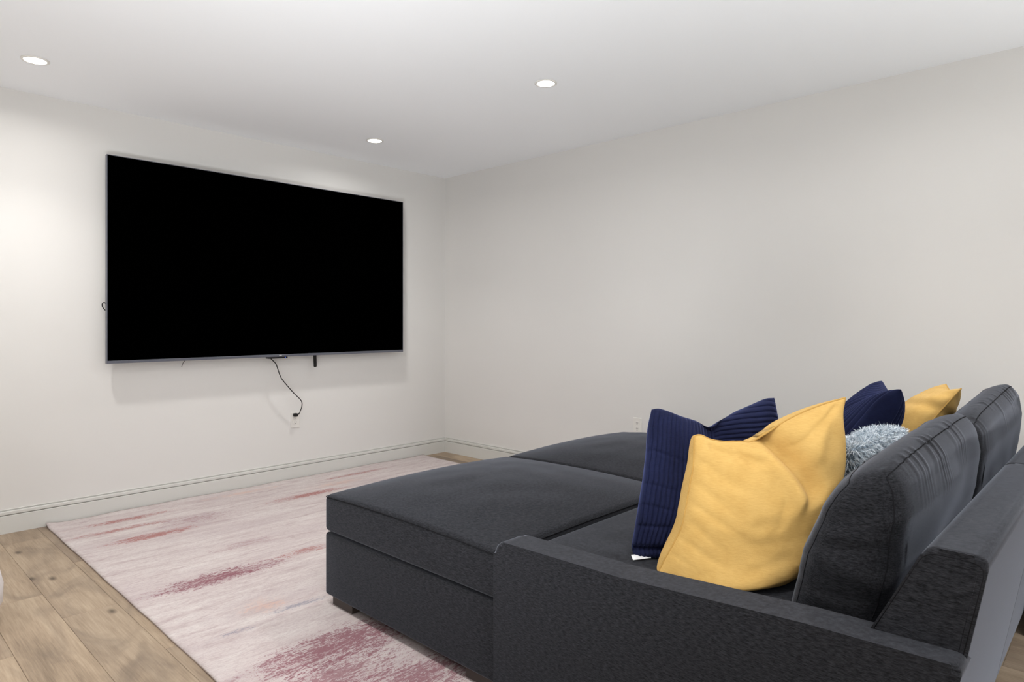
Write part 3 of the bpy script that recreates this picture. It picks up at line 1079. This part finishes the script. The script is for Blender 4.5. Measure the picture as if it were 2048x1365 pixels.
def navy_detail(U, V, side, pr):
    d = np.zeros_like(U)
    q, t = seg_dist(U, V, (0.48, 1.0), (0.62, 0.45))
    d -= 0.050 * gauss(q, 0.12) * (1 - 0.7 * t) * pr ** 0.3
    d += 0.008 * vnoise(U, V, 3.0, 4.0, 8.0) * pr
    q, t = seg_dist(U, V, (0.0, 0.07), (0.6, 0.09)); d -= 0.020 * gauss(q, 0.022) * (1 - 0.5 * t)
    for v0, v1, a in ((0.72, 0.68, .006), (0.50, 0.47, .005), (0.36, 0.34, .005), (0.22, 0.25, .006)):
        q, t = seg_dist(U, V, (0.02, v0), (0.40, v1)); d -= a * gauss(q, 0.014) * (1 - 0.7 * t)
    wob = 0.016 * vnoise(U, V, 2.0, 7.0, 4.0)
    w = sstep(-0.05, 0.05, (U - (0.48 + 0.25 * (1 - V))))
    r1 = ribs((U + wob) * 34)
    r2 = ribs((V + 0.25 * U + wob) * 32)
    d += (r1 * (1 - w) + r2 * w) * 0.0075 * np.clip(pr * 4, 0, 1)
    return d
nav1, _ = pillow('throw_pillow', N1, 0.070, 0.080, (-0.76, -0.64, 0.08), M['navy'], 'navy blue corduroy throw pillow standing in front of the dented mustard pillow', 'pillow', 'navy corduroy pillows',
       330, 230, navy_detail, 0.42, low=0.7)
bm = bmesh.new()
vsT = [bm.verts.new(p) for p in ((-2.195, -3.405, 0.463), (-2.140, -3.433, 0.463), (-2.168, -3.456, 0.4605), (-2.220, -3.428, 0.4605))]
bm.faces.new(vsT)
ex = bmesh.ops.extrude_face_region(bm, geom=list(bm.faces))
bmesh.ops.translate(bm, verts=[v for v in ex['geom'] if isinstance(v, bmesh.types.BMVert)], vec=(0, 0, 0.001))
press(nav1, TREES + [solid_tree(yel1.children[0])])
obj('care_tag', bm, M['tag'], nav1, smooth=False, label='white fabric care tag')

# --- pillows of the right seat, corner positions near/far from the left arm
def leaning(NT_, FT_, NB_, FB_, dip, bow=0.02):
    NT_, FT_, NB_, FB_ = map(Vector, (NT_, FT_, NB_, FB_))
    up = Vector((0, 0, 1))
    top_ = [NT_, NT_.lerp(FT_, .12) - up * dip * .35, NT_.lerp(FT_, .3) - up * dip * .8, NT_.lerp(FT_, .5) - up * dip, NT_.lerp(FT_, .7) - up * dip * .8, NT_.lerp(FT_, .88) - up * dip * .35, FT_]
    side = (FT_ - NT_).normalized()
    return dict(top=top_, bottom=[NB_, NB_.lerp(FB_, .5), FB_],
                left=[NB_, NB_.lerp(NT_, .25) + side * bow, NB_.lerp(NT_, .5) + side * bow * 1.3, NB_.lerp(NT_, .75) + side * bow, NT_],
                right=[FB_, FB_.lerp(FT_, .25) - side * bow, FB_.lerp(FT_, .5) - side * bow * 1.3, FB_.lerp(FT_, .75) - side * bow, FT_])
N2 = leaning((-1.100, -3.860, .908), (-.643, -3.680, .899), (-1.20, -3.62, .465), (-.76, -3.44, .465), 0.065)
def navy2_detail(U, V, side, pr):
    d = np.zeros_like(U)
    q, t = seg_dist(U, V, (0.5, 1.0), (0.5, 0.5))
    d -= 0.045 * gauss(q, 0.12) * (1 - 0.7 * t) * pr ** 0.3
    d += 0.008 * vnoise(U, V, 3.0, 4.0, 18.0) * pr
    wob = 0.012 * vnoise(U, V, 2.0, 6.0, 14.0)
    d += ribs((U + wob) * 22) * 0.0085 * np.clip(pr * 4, 0, 1)
    return d
Y2 = leaning((-.82, -4.0, .90), (-.33, -3.86, .875), (-.92, -3.73, .485), (-.43, -3.59, .485), 0.03, 0.03)
def yellow2_detail(U, V, side, pr):
    d = 0.010 * vnoise(U, V, 3.0, 4.0, 22.0) * pr
    q, t = seg_dist(U, V, (0.0, 0.78), (0.6, 0.70)); d -= 0.014 * gauss(q, 0.05) * (1 - t * .5)
    q, t = seg_dist(U, V, (0.0, 0.92), (0.7, 0.86)); d -= 0.009 * gauss(q, 0.05) * (1 - t * .5)
    return d
yel2, _ = pillow('throw_pillow', Y2, 0.115, 0.085, (-0.28, 0.76, 0.55), M['yellow'], 'mustard yellow throw pillow with two pointed corners leaning on the second back cushion', 'pillow', 'mustard yellow pillows',
       90, 90, yellow2_detail, 0.48, 0.0032, M['yellow_seam'])
press(yel2, TREES)
nav2, _ = pillow('throw_pillow', N2, 0.125, 0.100, (-0.33, 0.76, 0.52), M['navy'], 'navy blue corduroy throw pillow leaning before the second back cushion', 'pillow', 'navy corduroy pillows',
       300, 130, navy2_detail, 0.44)
press(nav2, TREES + [solid_tree(yel2.children[0])])

# --- pale blue faux fur pillow behind the first back cushion
F1 = leaning((-1.76, -3.885, .780), (-1.26, -3.910, .780), (-1.75, -3.74, .475), (-1.27, -3.76, .475), -0.020, 0.01)
fr, surf = pillow('fur_pillow', F1, 0.075, 0.060, (0.0, 0.90, 0.42), M['fur_base'], 'fluffy pale blue faux fur pillow behind the first back cushion', 'pillow', None, 50, 50, None, 0.40)
press(fr, TREES)
rng = np.random.default_rng(5)
fverts, ffaces = [], []
def strands(S_, count, outward):
    nv_, nu_ = S_.shape[:2]
    c1_ = np.cross(S_[:-1, 1:] - S_[:-1, :-1], S_[1:, :-1] - S_[:-1, :-1])
    ar = np.linalg.norm(c1_, axis=2).ravel() + 1e-9
    cells = rng.choice(ar.size, size=count, p=ar / ar.sum())
    for cell in cells:
        j, i = divmod(int(cell), nu_ - 1)
        a, b_ = rng.random(2)
        p = S_[j, i] * (1 - a) * (1 - b_) + S_[j, i + 1] * a * (1 - b_) + S_[j + 1, i] * (1 - a) * b_ + S_[j + 1, i + 1] * a * b_
        e1 = S_[j, i + 1] - S_[j, i]; e2 = S_[j + 1, i] - S_[j, i]
        nn = np.cross(e1, e2); L = np.linalg.norm(nn)
        if L < 1e-12: continue
        nn /= L
        if nn @ outward < 0: nn = -nn
        d = nn + rng.normal(0, 0.55, 3) + np.array([0, 0, -0.25])
        d /= np.linalg.norm(d)
        w_ = np.cross(d, rng.normal(0, 1, 3)); w_ /= np.linalg.norm(w_)
        ln = rng.uniform(0.012, 0.028); wd = rng.uniform(0.0006, 0.0014)
        bend = rng.normal(0, 0.3, 3); 
        k = len(fverts)
        m_ = p + d * ln * 0.55
        tp = p + d * ln * 0.9 + bend * ln * 0.35 + np.array([0, 0, -0.15 * ln])
        clear = True
        for q_ in (p, m_, tp):
            for t in TREES:
                if pushed_out(Vector(q_), t, 0.002) is not None: clear = False
        if not clear: continue
        fverts.extend([p - w_ * wd, p + w_ * wd, m_ + w_ * wd * 0.8, m_ - w_ * wd * 0.8, tp])
        ffaces.extend([(k, k + 1, k + 2, k + 3), (k + 3, k + 2, k + 4)])
strands(surf[0], 16000, np.array((0.0, 0.9, 0.42)))
strands(surf[1], 14000, np.array((0.0, -0.9, -0.42)))
me = bpy.data.meshes.new('fur')
base = np.array(fr.location)
me.from_pydata([tuple(np.array(v) - base) for v in fverts], [], ffaces)
me.materials.append(M['fur'])
fo = bpy.data.objects.new('fur', me)
COL.objects.link(fo); fo.parent = fr
fo['kind'] = 'stuff'

# ================================================================== EDGE OF FRAME
pf = empty('footstool', (-3.612, -1.25, 0.0), 'white rounded footstool just showing at the left edge of the picture', 'footstool')
bm = bmesh.new()
lathe(bm, [(0, 0.012), (0.18, 0.012), (0.225, 0.03), (0.25, 0.075), (0.252, 0.14), (0.235, 0.22), (0.20, 0.29), (0.14, 0.335), (0.06, 0.35), (0, 0.352)], -3.612, -1.25, 48)
obj('cover', bm, M['white_boucle'], pf)
bm = bmesh.new(); lathe(bm, [(0, 0.0), (0.17, 0.0), (0.17, 0.012), (0, 0.012)], -3.612, -1.25, 32)
obj('base', bm, M['slot'], pf, smooth=False)
